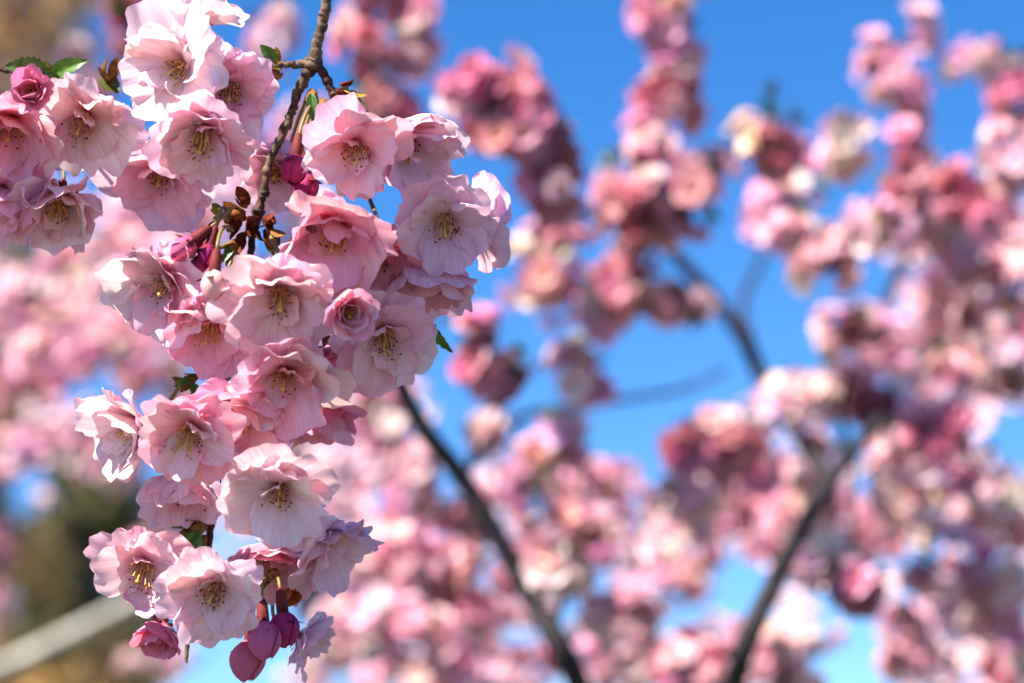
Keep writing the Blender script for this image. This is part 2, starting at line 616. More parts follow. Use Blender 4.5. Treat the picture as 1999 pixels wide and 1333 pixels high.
# ------------------------------------------------------------------ distant trees
def leaf_cloud(centres, radii, n, size, r):
    """small bent leaf faces spread through several lobes"""
    c = np.array(centres); rad = np.array(radii)
    pick = r.choice(len(c), n, p=(rad ** 2).prod(1) / (rad ** 2).prod(1).sum() if rad.ndim > 1 else rad ** 2 / (rad ** 2).sum())
    d = r.normal(0, 1, (n, 3)); d /= np.linalg.norm(d, axis=1)[:, None]
    pos = c[pick] + d * (rad[pick][:, None] if rad.ndim == 1 else rad[pick]) * (r.uniform(0, 1, n) ** 0.45)[:, None]
    a = r.normal(0, 1, (n, 3)); a /= np.linalg.norm(a, axis=1)[:, None]
    b = np.cross(a, r.normal(0, 1, (n, 3))); b /= np.linalg.norm(b, axis=1)[:, None]
    nn = np.cross(a, b)
    s = size * r.uniform(0.6, 1.3, n)[:, None]
    v = np.stack([pos - a * s, pos - b * s * 0.5 + nn * s * 0.2, pos + a * s, pos + b * s * 0.5 + nn * s * 0.2], 1).reshape(-1, 3)
    f = [(4 * i, 4 * i + 1, 4 * i + 2, 4 * i + 3) for i in range(n)]
    return v, f


def far_tree(name, label, cat, base, top, lobes, n, size, mat, bark, trunk_r, limb=None, seed=1):
    r = np.random.default_rng(seed)
    root = empty(name, Matrix.Translation(base))
    tag(root, label, cat)
    bs = np.array(base)
    pts = catmull([bs * 0, (np.array(top) - bs) * np.array([0.3, 0.3, 0.5]) + np.array([0.1, 0, 0]), np.array(top) - bs], 8)
    v, f = tube(pts, np.linspace(trunk_r, trunk_r * 0.25, len(pts)), 10, 0.05)
    link('trunk', mesh('trunk', v, f, [bark]), root)
    lc = [np.array(l[:3]) - bs for l in lobes]
    for c in lc:
        i = int(r.integers(5, len(pts) - 2))
        v, f = tube(catmull([pts[i], (pts[i] + c) / 2 + np.array([0, 0, 0.15]), c], 5), np.linspace(trunk_r * 0.35, trunk_r * 0.08, 11), 6, 0.05)
        link('limb', mesh('limb', v, f, [bark]), root)
    v, f = leaf_cloud(lc, [l[3] for l in lobes], n, size, r)
    o = link('crown', mesh('crown', v, f, [mat], smooth=False), root)
    o['kind'] = 'stuff'
    return root


def PL(px, py, d, rpx):
    q = P(px, py, d)
    return (q[0], q[1], q[2], rpx * K * d)


T1 = P(-130, 2400, 15)
far_tree('brown_tree', 'tall tree with tan brown spring foliage far behind the blossoms', 'tree', (T1[0], T1[1], 0), P(-60, -500, 15),
         [PL(20, 60, 15, 190), PL(-120, 250, 15, 200), PL(150, -90, 15.5, 130), PL(-60, 560, 15, 160), PL(-150, 850, 15, 180), PL(0, 800, 15.2, 110),
          PL(20, 1080, 15.3, 120), PL(230, 1290, 15.5, 110), PL(100, 1420, 15, 150), PL(-160, 1250, 15, 180), PL(-100, -250, 15, 250)], 5200, 0.07, 'brown_leaf', 'bark_far', 0.22, seed=3)
T2 = P(230, 2600, 19)
far_tree('evergreen_tree', 'dark olive evergreen tree far behind the hanging branch', 'tree', (T2[0], T2[1], 0), P(230, 860, 19),
         [PL(190, 980, 19, 110), PL(120, 1110, 19, 110), PL(300, 1090, 19, 90), PL(210, 1260, 19, 140), PL(60, 1300, 19, 120), PL(210, 870, 19, 60), PL(30, 760, 19.5, 70)],
         4600, 0.08, 'olive_leaf', 'bark_far', 0.2, seed=4)
# a bare pale limb lit by the sun, low behind the branch
b0, b1 = P(-420, 1500, 9), P(520, 1040, 9)
r_ = np.random.default_rng(9)
root = empty('bare_tree', Matrix.Translation((b0[0] - 0.5, b0[1], 0)))
tag(root, 'bare tree whose pale sunlit limb slants up behind the lowest blossoms', 'tree')
bs = np.array([b0[0] - 0.5, b0[1], 0])
pts = catmull([bs * 0, np.array([0.1, 0, b0[2] * 0.6]), b0 - bs, (b0 + b1) / 2 - bs + np.array([0, 0, -0.02]), b1 - bs], 8)
v, f = tube(pts[:17], np.linspace(0.09, 0.034, 17), 12, 0.04)
link('trunk', mesh('trunk', v, f, ['pale_bark']), root)
v, f = tube(pts[16:], np.linspace(0.034, 0.018, len(pts) - 16), 12, 0.04)
link('limb', mesh('limb', v, f, ['pale_bark']), root)

# ------------------------------------------------------------------ the cherry tree behind: trunk and dark limbs
LIMB_PTS = []


def far_limb(root, org, pix, d, r0, r1, name='limb'):
    pts = np.array([P(a[0], a[1], a[2] if len(a) > 2 else d) for a in pix]) - org
    pts = catmull(pts, 6)
    LIMB_PTS.append(pts + org)
    v, f = tube(pts, np.linspace(r0, r1, len(pts)), 9, 0.05)
    return link(name, mesh(name, v, f, ['bark_far']), root)


tb = P(1300, 1900, 2.45)
org = np.array([tb[0] + 0.03, tb[1] + 0.05, 0.0])
ctree = empty('cherry_tree', Matrix.Translation(org))
tag(ctree, 'dark slender limbs of the cherry tree crossing the blurred pink blossom', 'tree')
pts = catmull([org * 0, np.array([-0.03, 0.0, 0.6]), np.array([0.02, -0.02, 1.2]), tb - org], 7)
v, f = tube(pts, np.linspace(0.075, 0.04, len(pts)), 14, 0.04)
link('trunk', mesh('trunk', v, f, ['bark_far']), ctree)
far_limb(ctree, org, [(1300, 1900, 2.45), (1225, 1560, 2.4), (1130, 1333), (1040, 1170), (985, 1070), (900, 930), (830, 840), (780, 745), (735, 640), (700, 520, 2.5)], 2.05, 0.0115, 0.0065)
far_limb(ctree, org, [(1300, 1900, 2.45), (1390, 1560, 2.4), (1440, 1310), (1510, 1140), (1560, 1040), (1620, 940), (1700, 840, 2.2), (1790, 740, 2.8), (1850, 600, 3.2)], 1.95, 0.011, 0.004)
far_limb(ctree, org, [(1620, 940, 2.35), (1560, 850, 2.5), (1490, 740, 2.6), (1450, 660, 2.6), (1400, 590, 2.6), (1330, 510, 2.6), (1270, 440, 2.6), (1240, 330, 2.5)], 2.5, 0.010, 0.006)
far_limb(ctree, org, [(1700, 840, 2.35), (1690, 720, 2.8), (1725, 600, 3.0), (1780, 480, 3.0), (1830, 330, 3.0)], 3.0, 0.008, 0.005, 'twig')
far_limb(ctree, org, [(1490, 740, 2.6), (1450, 600, 3.0), (1480, 520, 3.1), (1530, 400, 3.1)], 3.0, 0.006, 0.004, 'twig')
far_limb(ctree, org, [(900, 930, 2.25), (1000, 820, 2.5), (1150, 790, 2.7), (1330, 760, 2.8), (1420, 720, 2.8)], 2.6, 0.005, 0.003, 'twig')
far_limb(ctree, org, [(1620, 940, 2.35), (1650, 860, 2.4), (1640, 800, 2.4), (1660, 720, 2.4)], 2.4, 0.005, 0.003, 'twig')

# ------------------------------------------------------------------ blurred flowering sprays
def spray_blossom_mesh(i):
    r = np.random.default_rng(300 + i)
    k = MB()
    for n, ls, ws, t0, t1, off in ((6, 1.0, 0.5, 0.85, 1.35, 0), (5, 0.9, 0.46, 0.5, 0.95, 0.5)):
        for j in range(n):
            L = 0.0205 * ls * r.uniform(0.9, 1.08)
            v, f, uv = petal((j + off) * 2 * math.pi / n + r.normal(0, 0.15), L, L * ws, t0, t1 + r.normal(0, 0.15), 0.2, r.uniform(0.1, 0.3), 1.0, 5, 6, 0.0016, r.normal(0, 0.15), r, 0.08)
            k.add(v, f, 3 if (off == 0 and j % 2 == 0) else 0, uv)
    v, f = ball((0, 0, 0.005), 0.0036, 4, 6, (1, 1, 1.3))
    k.add(v, f, 1)
    v, f = tube(np.array([[0.003, 0, -0.028], [0.001, 0, -0.010], [0, 0, -0.005], [0, 0, 0.0]]), [0.0009, 0.0012, 0.0026, 0.0034], 6)
    k.add(v, f, 2)
    return k.mesh('blossom', ['petal', 'far_stamen', 'calyx', 'outer_petal'])


SB = [spray_blossom_mesh(i) for i in range(7)]


def tuft_mesh(i):
    """little tuft of young leaves and bud scales"""
    r = np.random.default_rng(500 + i)
    k = MB()
    for j in range(7):
        L = r.uniform(0.010, 0.024)
        v, f, uv = petal(r.uniform(0, 6.28), L, L * 0.2, r.uniform(0.1, 0.9), r.uniform(0.2, 1.1), 0.3, 0.3, 0.5, 5, 4, 0.001, 0, r, -0.2)
        k.add(v, f, 0, uv)
    return k.mesh('leaf_tuft', ['leaf'])


TM = [tuft_mesh(i) for i in range(3)]
N_BL = [0]


FAR_TINT = {'white': (0.96, 0.84, 0.82), 'pale': (0.96, 0.83, 0.82), 'pink': (0.91, 0.65, 0.69), 'rose': (0.70, 0.34, 0.41), 'hot': (0.5, 0.15, 0.25), 'lilac': (0.91, 0.70, 0.77)}  # rose: shade of the dusky clumps put into the petal colour


def spray(label, pix, d, rpx, n, tint='pale', seed=0, wood=0.0032, tufts=3, tint2=None):
    """a twig clothed in blossoms: pix are points of its line in the photograph, rpx the reach of the flowers"""
    r = np.random.default_rng(7000 + seed)
    w = np.array([P(a[0], a[1], d + (a[2] if len(a) > 2 else 0)) for a in pix])
    if len(w) == 1:
        w = np.vstack([w[0], w[0] + np.array([0.01, 0.02, 0.03])])
    org = w[0].copy()
    line = catmull(w, 8)
    root = empty('flowering_spray', Matrix.Translation(org))
    tag(root, label, 'flowering branch', 'flowering sprays of the cherry tree')
    lp = np.concatenate(LIMB_PTS)
    dd = np.linalg.norm(lp[:, None] - w[None], axis=2)
    bi, bj = np.unravel_index(np.argmin(dd), dd.shape)
    if dd[bi, bj] < 0.13:                              # the twig springs from the limb next to it
        join = lp[bi]
        k = MB()
        a_, b_ = tube(catmull([join, (join + w[bj]) / 2 + np.array([0.0, 0, 0.015]), w[bj]], 5) - org, np.linspace(wood * 0.8, wood * 0.6, 11), 6, 0.1)
        link('twig', mesh('twig', a_, b_, ['bark_far']), root)
    wl_ = line
    v, f = tube(wl_ - org, np.linspace(wood, wood * 0.6, len(wl_)), 6, 0.1)
    link('twig', mesh('twig', v, f, ['bark_far']), root)
    Rm = rpx * K * d
    seg = np.concatenate([[0], np.cumsum(np.linalg.norm(np.diff(line, axis=0), axis=1))])
    n = int(round(n * 1.25))
    left = 0
    for i in range(n):
        if left <= 0:                                   # next bunch of flowers on one spur
            left = int(r.integers(2, 6))
            s = r.uniform(0, seg[-1])
            c = np.array([np.interp(s, seg, line[:, k]) for k in range(3)])
            bd = r.normal(0, 1, 3); bd /= np.linalg.norm(bd)
            reach = Rm * r.uniform(0.25, 1.2)
        left -= 1
        dr = bd + r.normal(0, 0.55, 3); dr /= np.linalg.norm(dr)
        off = dr * reach * r.uniform(0.75, 1.1) * np.array([1, 0.9, 1])
        off[2] -= 0.15 * Rm
        ax = dr * 0.9 + r.normal(0, 0.35, 3) + np.array([-0.08, -0.15, -0.05])
        ax /= np.linalg.norm(ax)
        o = link('blossom', SB[int(r.integers(len(SB)))], root)
        m = frame_from(ax, c + off - org)
        s_ = r.uniform(0.70, 1.02)
        o.matrix_local = m @ Matrix.Scale(s_, 4) @ Matrix.Rotation(r.uniform(0, 6.28), 4, 'Z')
        o.color = vary(FAR_TINT[tint2 if (tint2 and r.uniform() < 0.4) else tint], r, 0.12)
        N_BL[0] += 1
    for i in range(tufts):
        s = r.uniform(0, seg[-1])
        c = np.array([np.interp(s, seg, line[:, k]) for k in range(3)])
        dr = r.normal(0, 1, 3) + np.array([0, 0, 0.8]); dr /= np.linalg.norm(dr)
        o = link('leaf_tuft', TM[i % 3], root)
        o.matrix_local = frame_from(dr, c + dr * Rm * 0.75 - org)
        o.color = (0.8, 0.9, 0.7, 1) if r.uniform() < 0.5 else (1.6, 0.7, 0.6, 1)
    return root


SPR = [
    # label, line, depth, reach px, flowers, tint, second tint
    ('dense dusky pink spray slanting down across the blue sky beside the hanging branch', [(920, 110), (985, 200), (1040, 290), (1090, 370)], 2.0, 70, 76, 'rose', 'pink'),
    ('small pale tuft of blossom on the shoulder of the dusky slanting spray', [(885, 170), (930, 220)], 2.05, 40, 8, 'pale', None),
    ('upright pink spray standing alone against clear blue sky', [(1290, -60), (1298, 60), (1312, 150), (1300, 225)], 2.3, 62, 58, 'pink', 'rose'),
    ('pale lower end of the upright spray, where it meets the dusky tangle', [(1275, 250), (1240, 330), (1205, 385)], 2.25, 52, 20, 'pale', 'pink'),
    ('dusky tangle of blossom at the fork above the sky gap', [(1130, 410), (1220, 415), (1310, 405), (1390, 395)], 2.2, 56, 36, 'pink', 'rose'),
    ('small cap of pale blossom on top of the dusky tangle', [(1345, 310), (1410, 330)], 2.3, 40, 10, 'pale', None),
    ('round pale pink clump hanging free in the blue sky beside the hanging branch', [(1020, 430), (1060, 490), (1070, 550)], 2.35, 74, 32, 'pale', 'pink'),
    ('dusky spray falling from the tangle towards the dark limb', [(1265, 470), (1225, 540), (1180, 600), (1150, 660)], 2.3, 56, 30, 'pink', 'rose'),
    ('pale blossom bunch above the slanting blue-grey limb', [(1235, 560), (1290, 560), (1350, 605)], 2.3, 38, 14, 'pale', None),
    ('pink clump ending the falling spray over clear sky', [(1075, 690), (1130, 720), (1150, 765)], 2.3, 52, 18, 'pink', 'pale'),
    ('dark rosy clump with one bright flower, just beyond the green leaf tip', [(940, 640), (955, 700), (985, 750)], 1.95, 52, 16, 'rose', 'pink'),
    ('dusky blossom ball with a dark tip above the open sky', [(1515, 225), (1500, 290)], 2.15, 52, 16, 'rose', 'pink'),
    ('single pale flower beside the dusky blossom ball', [(1453, 248), (1456, 256)], 2.2, 12, 2, 'white', None),
    ('cream blossom cluster with green leaves between two sky gaps', [(1650, 215), (1660, 260), (1640, 300)], 2.4, 40, 12, 'white', 'pale'),
    ('pale pink spray hanging into the sky below the dusky ball', [(1570, 320), (1520, 390), (1490, 450)], 2.4, 48, 22, 'pale', 'pink'),
    ('bright clump with shadowed pink underside over the sky gap', [(1540, 440), (1590, 490), (1625, 520)], 2.3, 56, 22, 'pale', 'pink'),
    ('loose white tuft of blossom high in the blue corner', [(1805, 45), (1795, 80)], 2.6, 36, 8, 'white', None),
    ('pale and pink bunch below the loose white tuft', [(1700, 105), (1740, 150), (1790, 185), (1730, 190)], 2.5, 42, 18, 'pale', 'pink'),
    ('small arching cluster of pale blossom near the high pink bunch', [(1865, 130), (1910, 110), (1960, 150)], 2.6, 36, 12, 'white', 'pale'),
    ('dusky purple clump hanging near the blue gap', [(1745, 300), (1765, 350)], 2.3, 46, 14, 'rose', 'pink'),
    ('round bright blossom ball hanging alone over the sky', [(1700, 420), (1720, 455)], 2.3, 48, 16, 'pale', None),
    ('dusky spray beneath the pale edge cluster', [(1860, 350), (1900, 370), (1940, 400)], 2.2, 50, 20, 'rose', 'pink'),
    ('large pale cluster cut by the edge of the picture', [(2010, 230), (1960, 285), (1990, 350)], 2.3, 62, 26, 'white', 'pale'),
    ('lilac shaded cluster at the upper picture edge', [(2010, 120), (1990, 190)], 2.2, 38, 10, 'rose', 'pink'),
    ('pink spray below the bright ball running to the picture edge', [(1780, 400), (1840, 450), (1900, 500), (1990, 540)], 2.35, 54, 34, 'pink', 'pale'),
    ('broad pale spray under the lower sky gap', [(1640, 640), (1700, 650), (1750, 700)], 2.5, 52, 22, 'white', 'pale'),
    ('thick pale spray rising past the lower sky gap', [(1870, 560), (1900, 640), (1860, 720), (1800, 790)], 2.4, 70, 46, 'pale', 'white'),
    ('pink mass filling the picture edge beside the thick pale spray', [(1990, 600), (1970, 690), (1990, 790)], 2.5, 66, 34, 'pale', 'pink'),
    ('long pale spray slanting beneath the blue-grey limb', [(1500, 800), (1560, 770), (1630, 745), (1700, 760)], 2.45, 46, 28, 'white', 'pale'),
    ('dusky bunch tucked under the long pale spray', [(1680, 770), (1720, 790)], 2.4, 34, 10, 'rose', None),
    ('dusky pink mass by the dark thorn-like bud', [(1390, 830), (1440, 880), (1490, 930)], 2.4, 60, 32, 'pink', 'rose'),
    ('dark rosy wisp under the small dark bud in the sky', [(1335, 840), (1330, 885)], 2.2, 26, 8, 'rose', None),
    ('pale spray running along the thin forked limb', [(1560, 830), (1590, 900), (1540, 980), (1500, 1050)], 2.5, 56, 34, 'pale', 'pink'),
    ('dusky round clump on the thin forked limb', [(1840, 830), (1880, 870), (1830, 880)], 2.2, 60, 26, 'rose', 'pink'),
    ('bright clump above the forked limb, beside the dusky round one', [(1740, 900), (1790, 940), (1700, 980)], 2.3, 56, 30, 'white', 'pale'),
    ('bright pale ball near the picture edge below the dusky round clump', [(1930, 930), (1960, 960)], 2.3, 54, 20, 'white', None),
    ('rose shaded clump hanging over the low sky gap', [(1660, 1140), (1690, 1170)], 2.1, 48, 16, 'rose', 'pink'),
    ('cream and pink clump above the rose shaded one', [(1580, 1090), (1640, 1080), (1610, 1130)], 2.3, 48, 22, 'white', 'pale'),
    ('pale pink mass between the low sky gaps and the picture edge', [(1800, 1080), (1870, 1120), (1950, 1140), (1990, 1190)], 2.5, 64, 44, 'pale', 'pink'),
    ('pink spray rising along the bottom edge by the low sky gap', [(1760, 1180), (1770, 1260), (1850, 1310)], 2.6, 50, 28, 'pale', 'pink'),
    ('loose blossom trailing across the bottom corner', [(1900, 1240), (1960, 1290), (2000, 1330)], 2.6, 54, 24, 'pale', 'pink'),
    ('pale blossom cluster at the foot of the thin forked limb', [(1520, 1230), (1500, 1290), (1550, 1330)], 2.5, 54, 26, 'pale', 'pink'),
    ('dusky clump at the bottom edge between the two dark limbs', [(1390, 1230), (1410, 1280), (1330, 1300)], 2.25, 58, 26, 'pink', 'rose'),
    ('bright bunch crossing beside the lower forked limb', [(1330, 950), (1350, 1020), (1300, 1060)], 2.4, 56, 28, 'white', 'pale'),
    ('pale spray arching over the dark limb into the sky gap', [(1040, 890), (1090, 860), (1150, 850)], 2.3, 44, 18, 'white', 'pink'),
    ('single pale bunch in the sky gap above the dark limb', [(930, 830), (955, 860)], 2.35, 32, 8, 'white', None),
    ('lilac haze of blossom behind the pale arching spray', [(960, 900), (1050, 950), (1150, 930), (1230, 960)], 2.9, 52, 36, 'lilac', 'pink'),
    ('pink mass between the dark limb and the bright bunch', [(1060, 1000), (1130, 1040), (1200, 1010), (1250, 1050)], 2.5, 62, 42, 'pink', 'pale'),
    ('bright flowers hugging the dark limb at its middle', [(1040, 1060), (1090, 1110), (1120, 1160)], 2.0, 40, 16, 'white', 'pale'),
    ('pale blossom over the small low sky gap', [(1150, 1180), (1200, 1210), (1260, 1180)], 2.4, 46, 22, 'pale', 'pink'),
    ('soft pink mass at the bottom beside the dark limb', [(1180, 1270), (1230, 1310), (1290, 1250)], 2.6, 56, 28, 'pale', 'pink'),
    ('dusky red mass of blossom on the shadow side of the dark limb', [(760, 1080), (830, 1120), (900, 1100), (930, 1160)], 2.3, 66, 46, 'pink', 'rose'),
    ('pink blossom bank at the bottom beside the buds', [(690, 1200), (780, 1230), (860, 1260), (960, 1280)], 2.6, 72, 58, 'pale', 'pink'),
    ('dusky blossom behind the violet-edged lower flower', [(720, 1060), (770, 1020), (800, 1070)], 2.7, 60, 26, 'pink', 'pale'),
    ('lilac and pink blossom above the small sky hole', [(740, 930), (800, 900), (850, 960), (790, 940)], 2.6, 50, 26, 'pale', 'pink'),
    ('soft pale bank of blossom between the branch and the dark limb', [(700, 800), (740, 770), (770, 850), (720, 880)], 2.9, 62, 36, 'pale', 'lilac'),
    ('pale blossom at the bottom edge under the dusky red mass', [(720, 1310), (800, 1330), (900, 1340), (1030, 1320)], 2.8, 56, 34, 'pale', 'pink'),
    ('pink blossom close below the bend of the dark limb', [(930, 1010), (900, 1040), (870, 1010)], 2.6, 46, 18, 'pink', 'pale'),
    ('wine-dark spray behind the top of the branch', [(720, -30), (730, 80), (720, 170), (760, 230)], 2.2, 66, 44, 'rose', 'pink'),
    ('pale fringe at the edge of the wine-dark spray', [(830, 10), (820, 70), (800, 130)], 2.4, 40, 14, 'pale', 'pink'),
    ('soft pink blossom behind the topmost white flower', [(480, 20), (540, 60), (580, 30)], 2.6, 50, 20, 'pink', 'pale'),
    ('wine-dark blossom behind the tall white flower', [(230, 0), (270, 50), (220, 90)], 2.4, 46, 16, 'rose', 'hot'),
    ('pale round blossom above the pointed green leaf', [(140, 95), (150, 105)], 2.8, 24, 4, 'pale', None),
    ('pink flowers behind the pointed green leaf', [(150, 150), (200, 160)], 2.9, 30, 6, 'pink', None),
    ('soft pale blossom seen between the upper flowers and the twig', [(480, 250), (560, 300), (600, 200), (640, 300)], 3.0, 60, 26, 'pale', 'pink'),
    ('broad soft blossom band behind the bell flower pair', [(-20, 590), (120, 570), (240, 560), (380, 470), (440, 420)], 3.3, 74, 90, 'pale', 'white'),
    ('lower soft blossom band beside the leaning flower', [(-20, 690), (110, 670), (230, 640), (330, 640)], 3.2, 60, 70, 'pale', 'pink'),
    ('faint pink blossom under the bell flower pair', [(140, 500), (240, 440), (340, 440), (430, 380)], 3.5, 60, 56, 'pale', 'pink'),
    ('soft pale spray level with the frilled side flower', [(-30, 870), (90, 860), (180, 830), (240, 880), (200, 905)], 3.2, 46, 50, 'pale', 'white'),
    ('faint blossom below the leaning flower', [(270, 720), (330, 730), (350, 780)], 3.4, 44, 20, 'pale', None),
    ('blossom spray hanging low at the picture edge by the olive tree', [(-25, 980), (0, 1060), (-10, 1140), (-20, 1230)], 3.6, 44, 22, 'pink', 'pale'),
    ('pale blossom behind the green leaflets', [(270, 1010), (330, 1000), (390, 1040)], 4.0, 42, 16, 'white', 'pale'),
    ('soft pale blossom low beneath the last flowers', [(240, 1290), (300, 1280), (400, 1310)], 4.4, 40, 18, 'pale', None),
    ('soft blossom behind the two lowest clusters', [(560, 1120), (640, 1150), (600, 1200), (680, 1120)], 3.4, 58, 28, 'pale', 'lilac'),
]
FILL = [
    ('hazy pink blossom seen through the gap under the thick pale spray', [(1720, 830), (1800, 780), (1880, 760)], 3.1, 60, 40, 'pale', 'pink'),
    ('hazy blossom behind the bright ball by the picture edge', [(1840, 960), (1900, 1010), (1990, 1020)], 3.1, 62, 44, 'pale', 'pink'),
    ('hazy blossom filling in beneath the forked limb', [(1640, 1000), (1720, 1040), (1780, 1010)], 3.2, 60, 40, 'pink', 'pale'),
    ('hazy lilac blossom beyond the cream and pink clump', [(1480, 1000), (1560, 970), (1600, 1030)], 3.2, 56, 34, 'lilac', 'pale'),
    ('hazy blossom behind the dusky mass of the dark bud', [(1370, 900), (1430, 960), (1440, 1030)], 3.1, 60, 42, 'pale', 'pink'),
    ('hazy blossom low between the dark limbs', [(1240, 1120), (1300, 1140), (1380, 1110)], 3.2, 56, 36, 'pink', 'pale'),
    ('hazy blossom along the bottom, beyond the foot of the forked limb', [(1430, 1340), (1530, 1300), (1590, 1240)], 3.2, 50, 30, 'pale', 'pink'),
    ('hazy blossom in the low corner behind the trailing bloom', [(1840, 1200), (1920, 1180), (1990, 1260)], 3.2, 60, 42, 'pale', 'pink'),
    ('hazy pink bank at the foot of the dark limb', [(930, 1230), (1030, 1290), (1120, 1250)], 3.1, 64, 46, 'pink', 'pale'),
    ('hazy bank behind the dusky red mass', [(680, 990), (720, 1130), (800, 1180), (900, 1200)], 3.2, 66, 60, 'pale', 'pink'),
    ('hazy bloom just under the middle of the dark limb', [(980, 970), (1040, 930), (1000, 1150)], 3.0, 50, 30, 'pale', 'pink'),
    ('hazy blossom between the pale edge clusters', [(1830, 470), (1920, 440), (1990, 470)], 3.0, 56, 36, 'pale', 'white'),
    ('hazy pink blossom beneath the spray that runs to the picture edge', [(1800, 600), (1900, 620), (1990, 650)], 3.1, 56, 38, 'pink', 'pale'),
    ('hazy blossom between the long pale spray and the thick one', [(1620, 780), (1700, 700), (1780, 680)], 3.1, 46, 30, 'pale', 'white'),
    ('hazy violet blossom low beside the three buds', [(600, 1320), (660, 1270), (640, 1220)], 3.6, 56, 28, 'pale', 'lilac'),
    ('hazy blossom behind the salmon and frilled flowers', [(470, 560), (560, 480), (600, 400), (470, 340)], 3.4, 64, 44, 'pale', 'pink'),
    ('hazy blossom peeping between the middle flowers', [(460, 720), (560, 860), (640, 900)], 3.5, 60, 36, 'pale', 'lilac'),
    ('soft distant bloom high above the soft blossom band', [(-20, 520), (60, 640), (180, 600), (300, 590)], 3.7, 62, 74, 'white', 'pale'),
    ('soft distant bloom under the lilac shaded flower', [(230, 420), (330, 500), (420, 480)], 3.8, 62, 60, 'pale', 'white'),
    ('soft distant bloom along the lower edge of the soft bands', [(-20, 740), (80, 720), (230, 700), (300, 760)], 3.6, 44, 46, 'pale', 'pink'),
]
for i, (lab, pix, d, rp, n, t, t2) in enumerate(SPR + FILL):
    spray(lab, pix, d, rp, n, t, i, tint2=t2)

# ------------------------------------------------------------------ the mass of bloom on the far side of the tree
def thicket():
    r = np.random.default_rng(77)
    protos = []
    for i in range(5):
        k = MB()
        for j in range(9):
            L = 0.0195 * r.uniform(0.85, 1.08)
            inner = j > 4
            v, f, uv = petal(j * 2 * math.pi / (5 if not inner else 4) + r.normal(0, 0.2), L * (0.9 if inner else 1), L * 0.5, 0.7, (0.8 if inner else 1.3) + r.normal(0, 0.15), 0.2, 0.25, 1.0, 4, 5, 0.0016, r.normal(0, 0.15), r, 0.05)
            k.add(v, f, 0, uv)
        protos.append((np.concatenate(k.v), k.f, np.concatenate(k.uv)))
    zones = [(1240, 2060, 800, 1370, 560), (1740, 2060, 380, 800, 200), (630, 1300, 930, 1370, 440), (-40, 450, 400, 700, 240), (-40, 250, 820, 900, 60), (420, 700, 560, 1000, 110), (640, 800, 760, 940, 60)]
    gaps = [(1650, 1265, 75), (1450, 1150, 48), (1330, 1190, 40), (1470, 1260, 34), (820, 1000, 42), (1640, 830, 55), (1990, 860, 45), (1320, 790, 110), (1250, 860, 60), (1140, 1160, 30), (1790, 1090, 30), (860, 900, 40), (1060, 960, 26), (1240, 950, 40), (215, 720, 50), (20, 470, 40)]
    big = MB()
    done = []
    for (x0, x1, y0, y1, n) in zones:
        c = 0
        while c < n:
            bx, by, bd = r.uniform(x0, x1), r.uniform(y0, y1), r.uniform(3.4, 5.0)
            for q in range(int(r.integers(3, 9))):
                px, py, d = bx + r.normal(0, 34), by + r.normal(0, 34), bd + r.normal(0, 0.05)
                if any((px - g[0]) ** 2 + (py - g[1]) ** 2 < (g[2] + 22) ** 2 for g in gaps):
                    c += 0.3
                    continue
                pv, pf, puv = protos[int(r.integers(5))]
                ax = r.normal(0, 1, 3) + np.array([-0.3, -0.5, 0.1])
                m = np.array(frame_from(ax / np.linalg.norm(ax), P(px, py, d)))
                big.add(pv * r.uniform(0.85, 1.15) @ m[:3, :3].T + m[:3, 3], pf, int(r.uniform() < 0.3), puv)
                c += 1
    o = big.build('blossom_thicket', ['petal', 'outer_petal'])
    o.color = (0.96, 0.84, 0.83, 1)
    tag(o, 'hazy mass of pale pink bloom on the far side of the cherry tree', 'blossom', kind='stuff')


thicket()

# ------------------------------------------------------------------ the sharp branch
DB = 0.012


def BP(pts):
    return np.array([P(a[0], a[1], 1.0 + DB + (a[2] if len(a) > 2 else 0)) for a in pts])


top = P(640, -30, 1.0 + DB)
branch = empty('hanging_branch', Matrix.Translation(top))
tag(branch, 'brown knobbly cherry twig hanging down among the sharp blossoms', 'branch')


def branch_tube(name, pix, rads_px, mat, parent=branch, org=top, n=7, knots=(), ns=12):
    pts = catmull(BP(pix), n)
    rad = np.interp(np.linspace(0, 1, len(pts)), np.linspace(0, 1, len(rads_px)), rads_px) * K * 0.88
    r = np.random.default_rng(len(pix) * 31 + abs(int(pix[0][0])))
    rad = rad * (1 + 0.10 * r.normal(0, 1, len(pts)))
    for (kx, ky, amt, sp) in knots:
        kp = P(kx, ky, 1.0 + DB)
        rad = rad + amt * K * np.exp(-(np.linalg.norm(pts - kp, axis=1) / (sp * K)) ** 2)
    pts = pts + r.normal(0, 0.00022, pts.shape)
    v, f = tube(pts - org, rad, ns, 0.05, r=r)
    return link(name, mesh(name, v, f, [mat]), parent)


